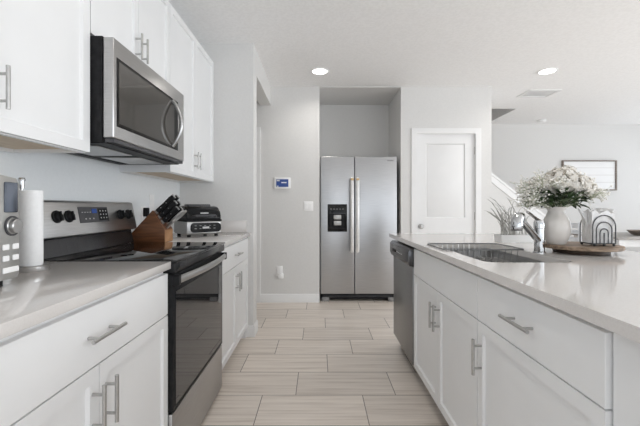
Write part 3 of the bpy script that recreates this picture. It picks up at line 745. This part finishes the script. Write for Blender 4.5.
for c, r in [((a[0], a[1], a[2]-.016), b*.94) for a, b in blooms]:
    st = MB().tube(stem_pts(Vector(c)), .0028, 6).build('stem', 'stem', bq)
    bl = MB(); c = Vector(c)
    bl.ball(c, r*.60, (1, 1, .8), 2)
    for _ in range(150):
        d = Vector((rnd.gauss(0, 1), rnd.gauss(0, 1), rnd.gauss(.25, 1))).normalized()
        p = c + Vector((d.x, d.y, d.z*.85))*r*rnd.uniform(.62, 1.08)
        u = d.orthogonal().normalized(); v = d.cross(u); a0 = rnd.random()*PI; s = r*rnd.uniform(.20, .30)
        for q in range(4):
            a = a0 + q*PI/2; e = u*math.cos(a) + v*math.sin(a); f = d.cross(e)
            vs = [bl.bm.verts.new(p), bl.bm.verts.new(p + e*s*.6 + f*s*.42 + d*s*.25), bl.bm.verts.new(p + e*s*1.05 + d*s*.12), bl.bm.verts.new(p + e*s*.6 - f*s*.42 + d*s*.25)]
            bl.bm.faces.new(vs)
    bl.build('bloom', 'petal', bq, recalc=False)
# tiny white sprays, too many to count
gy = MB(); gs = MB()
for k in range(64):
    a = rnd.random()*2*PI; ra = rnd.uniform(.05, .165); z = .318 - .9*ra*ra*rnd.uniform(.8, 4.0) + rnd.uniform(-.05, .015)
    if k < 20: a = PI + rnd.uniform(-.7, .7); ra = rnd.uniform(.10, .165); z = rnd.uniform(.18, .31)
    if k > 56: a = rnd.uniform(-.4, .3); ra = rnd.uniform(.14, .20); z = rnd.uniform(.22, .27)
    tip = Vector((ra*math.cos(a), ra*math.sin(a)*.85, z))
    gs.tube(stem_pts(tip), .0011, 5, cap=False)
    for _ in range(20):
        off = Vector((rnd.gauss(0, .020), rnd.gauss(0, .020), rnd.gauss(0, .018)))
        gs.tube([tip - Vector((tip.x, tip.y, .1))*.12, tip + off], .0006, 3, cap=False)
        gy.ball(tip + off, rnd.uniform(.0032, .0062), (1, 1, .8), 1)
o = gy.build('tiny_blossoms', 'gyp', bq, recalc=False); o['kind'] = 'stuff'
o = gs.build('spray_stems', 'spray', bq, recalc=False); o['kind'] = 'stuff'
lf = MB()
for k in range(190):
    a = rnd.random()*2*PI; ra = rnd.uniform(.02, .105); z = rnd.uniform(.172, .240)
    p = Vector((ra*math.cos(a), ra*math.sin(a), z)); d = Vector((math.cos(a), math.sin(a), rnd.uniform(-.4, .9))).normalized()
    s_v = d.cross(Vector((0, 0, 1))).normalized(); nn = s_v.cross(d); ln = rnd.uniform(.035, .065); wd = ln*.26
    m0 = [p, p + d*ln*.35 + nn*.004, p + d*ln*.7 + nn*.002, p + d*ln - nn*.006]
    Lr = [p + d*ln*.35 + s_v*wd + nn*.009, p + d*ln*.7 + s_v*wd*.75 + nn*.006]; Rr = [p + d*ln*.35 - s_v*wd + nn*.009, p + d*ln*.7 - s_v*wd*.75 + nn*.006]
    V = lf.bm.verts.new; c = [V(x) for x in m0]; l2 = [V(x) for x in Lr]; r2 = [V(x) for x in Rr]; fn = lf.bm.faces.new
    fn((c[0], c[1], l2[0])); fn((c[1], c[2], l2[1], l2[0])); fn((c[2], c[3], l2[1])); fn((c[0], r2[0], c[1])); fn((c[1], r2[0], r2[1], c[2])); fn((c[2], r2[1], c[3]))
o = lf.build('leaves', 'leaf', bq, recalc=False); o['kind'] = 'stuff'

# napkin holder with three nested wire arches, napkins fanning out of the top
nx0, nx1, ny0, ny1 = 1.262, 1.376, 1.665, 1.745
nh = thing('napkin_holder', 'wire napkin holder with nested rainbow arches on the wooden tray', 'napkin holder', ((nx0+nx1)/2, (ny0+ny1)/2, TZ))
hw, hd_ = (nx1-nx0)/2, (ny1-ny0)/2
mb = MB(); lp = rrect(-hw, hw, -hd_, hd_, .008, .012, 3); mb.tube(lp + [lp[0]], .0024, 8, cap=False); mb.build('base_wire', 'blackm', nh)
MB().box(-hw+.004, hw-.004, -hd_+.003, hd_-.003, .0105, .0130).build('base_plate', 'mgrey', nh)
for x in (-hw+.012, hw-.012, 0):
    for y in (-hd_, hd_): MB().ball((x, y, .006), .006, sub=2).build('foot', 'blackm', nh)
for y in (-hd_, hd_):
    for r, top in ((.053, .131), (.036, .100), (.019, .069)):
        pts = [(-r, y, .012)] + [(r*math.cos(PI-k*PI/14), y, top-r+r*math.sin(PI-k*PI/14)+.012) for k in range(15)] + [(r, y, .012)]
        MB().tube(pts, .0027, 8).build('arch_wire', 'dgrey', nh)
    MB().cyl((0, y, .012), (0, y, .062), .0027, seg=8).build('arch_wire', 'dgrey', nh)
nap_lab = ['front white folded paper napkin in the wire holder', 'second white folded paper napkin from the front in the wire holder', 'third white folded paper napkin from the front, flaring left',
           'fourth white folded paper napkin from the front, flaring right', 'rear white folded paper napkin in the wire holder']
for i in range(5):
    y = -hd_+.0150 + i*.0125
    ht = .146 + .004*(i % 3); lean = (-.004, .0, -.022, .016, .006)[i]; flare = (.004, .008, .018, .016, .010)[i]
    nb = MB(); rows = []
    for j in range(9):
        s = j/8; wv = (hw-.007) + flare*max(0, s-.55)**1.5*4
        xo = lean*max(0, s-.5)*2
        yb = .002*math.sin(s*5) + (.010*(i-2)/2)*max(0, s-.55)*2
        row = [(xo - wv + 2*wv*q/6, y-.0055+yb + .0015*math.sin(q*1.7), .0132 + ht*s + (.010*math.sin(q*2.1+i) if j == 8 else 0)) for q in range(7)]
        back = [(p[0], p[1]+.0110, p[2]) for p in row[::-1]]
        rows.append(row + back)
    nb.loops(rows)
    o = nb.build('paper_napkin', 'napkin'); o.location = nh.location; tag(o, nap_lab[i], 'napkin', 'napkins in the wire holder')

# low trough of dusty grass behind the sink
pc = Vector((1.245, 2.29, CT))
tg = thing('grass_planter', 'low white trough planter of dusty grey grass behind the faucet', 'planter', pc)
mb = MB(); mb.loops([rrect(-.108, .108, -.045, .045, .006, 0, 3), rrect(-.112, .112, -.048, .048, .006, .046, 3), rrect(-.105, .105, -.041, .041, .005, .046, 3), rrect(-.105, .105, -.041, .041, .005, .034, 3)])
mb.build('trough', 'trough', tg)
MB().box(-.104, .104, -.040, .040, .030, .037).build('soil', 'grass', tg)
gb = MB()
for k in range(62):
    x = rnd.uniform(-.095, .06); y = rnd.uniform(-.035, .035); h = rnd.uniform(.08, .20); a = rnd.gauss(-.1, .25) + x*1.6; wd = rnd.uniform(.0016, .0032)
    if k % 9 == 0: h = rnd.uniform(.2, .26)
    pts = [Vector((x, y, .034)), Vector((x + .25*h*a, y + rnd.gauss(0, .008), .034+h*.5)), Vector((x + .8*h*a, y + rnd.gauss(0, .02), .034+h*.9)), Vector((x + 1.15*h*a, y + rnd.gauss(0, .02), .034+h))]
    gb.tube(pts, [wd*.7, wd, wd*.8, .0004], 4, cap=False)
o = gb.build('grass_blades', 'grass', tg, recalc=False); o['kind'] = 'stuff'

# ------------------------------------------------------------------ living side
pf = thing('framed_picture', 'framed whitewashed plank picture on the far wall', 'picture', (0, YF, 0))
p0 = at(561.5, 160.5, YF); p1 = at(615.5, 190.5, YF); cx, czz = (p0.x+p1.x)/2, (p0.z+p1.z)/2; pf.location = (cx, YF-.001, czz); hw, hh = (p1.x-p0.x)/2, (p0.z-p1.z)/2
MB().loops([[(-hw,0,-hh),(hw,0,-hh),(hw,0,hh),(-hw,0,hh)], [(-hw,-.035,-hh),(hw,-.035,-hh),(hw,-.035,hh),(-hw,-.035,hh)],
            [(-hw+.02,-.035,-hh+.02),(hw-.02,-.035,-hh+.02),(hw-.02,-.035,hh-.02),(-hw+.02,-.035,hh-.02)], [(-hw+.02,0,-hh+.02),(hw-.02,0,-hh+.02),(hw-.02,0,hh-.02),(-hw+.02,0,hh-.02)]], False, False).build('frame', 'pframe', pf)
MB().box(-hw+.02, hw-.02, -.016, -.002, -hh+.02, hh-.02).build('panel', 'shiplap', pf)

dt = thing('dining_table', 'grey-topped white-legged dining table beyond the island', 'table', (4.7, 5.05, 0))
MB().box(-.88, .88, -.45, .45, .715, .75, .004, 2).build('table_top', 'table', dt)
for x in (-.80, .80):
    for y in (-.38, .38): MB().box(x-.035, x+.035, y-.035, y+.035, 0, .715, .003, 1).build('leg', 'trim', dt)
MB().box(-.80, .80, -.39, -.37, .62, .714).box(-.80, .80, .37, .39, .62, .714).build('apron', 'trim', dt)
ch = thing('dining_chair', 'pale grey ladder-back dining chair at the table end behind the vase', 'chair', (3.66, 4.95, 0), 0)
# back at -X
for y in (-.19, .19): MB().tube([(-.20, y, 0), (-.19, y, .45), (-.225, y, .93)], .018, 8).build('rear_leg', 'chair', ch)
for y in (-.19, .19): MB().box(.16, .195, y-.018, y+.018, 0, .44, .003, 1).build('front_leg', 'chair', ch)
MB().box(-.21, .21, -.215, .215, .44, .47, .008, 2).build('seat', 'chair', ch)
for z, h in ((.60, .05), (.70, .05), (.80, .05), (.885, .07)):
    xx = -.19 - .035*(z-.45)/.48
    MB().box(xx-.010, xx+.010, -.185, .185, z-h/2, z+h/2, .004, 1).build('back_slat', 'chair', ch)
bw = MB().lathe([(0, 0), (.07, 0), (.11, .02), (.155, .07), (.148, .07), (.10, .026), (0, .014)], seg=36).build('bowl', 'bowl'); bw.location = (4.35, 4.86, .7505)
tag(bw, 'brown wooden bowl on the dining table', 'bowl')
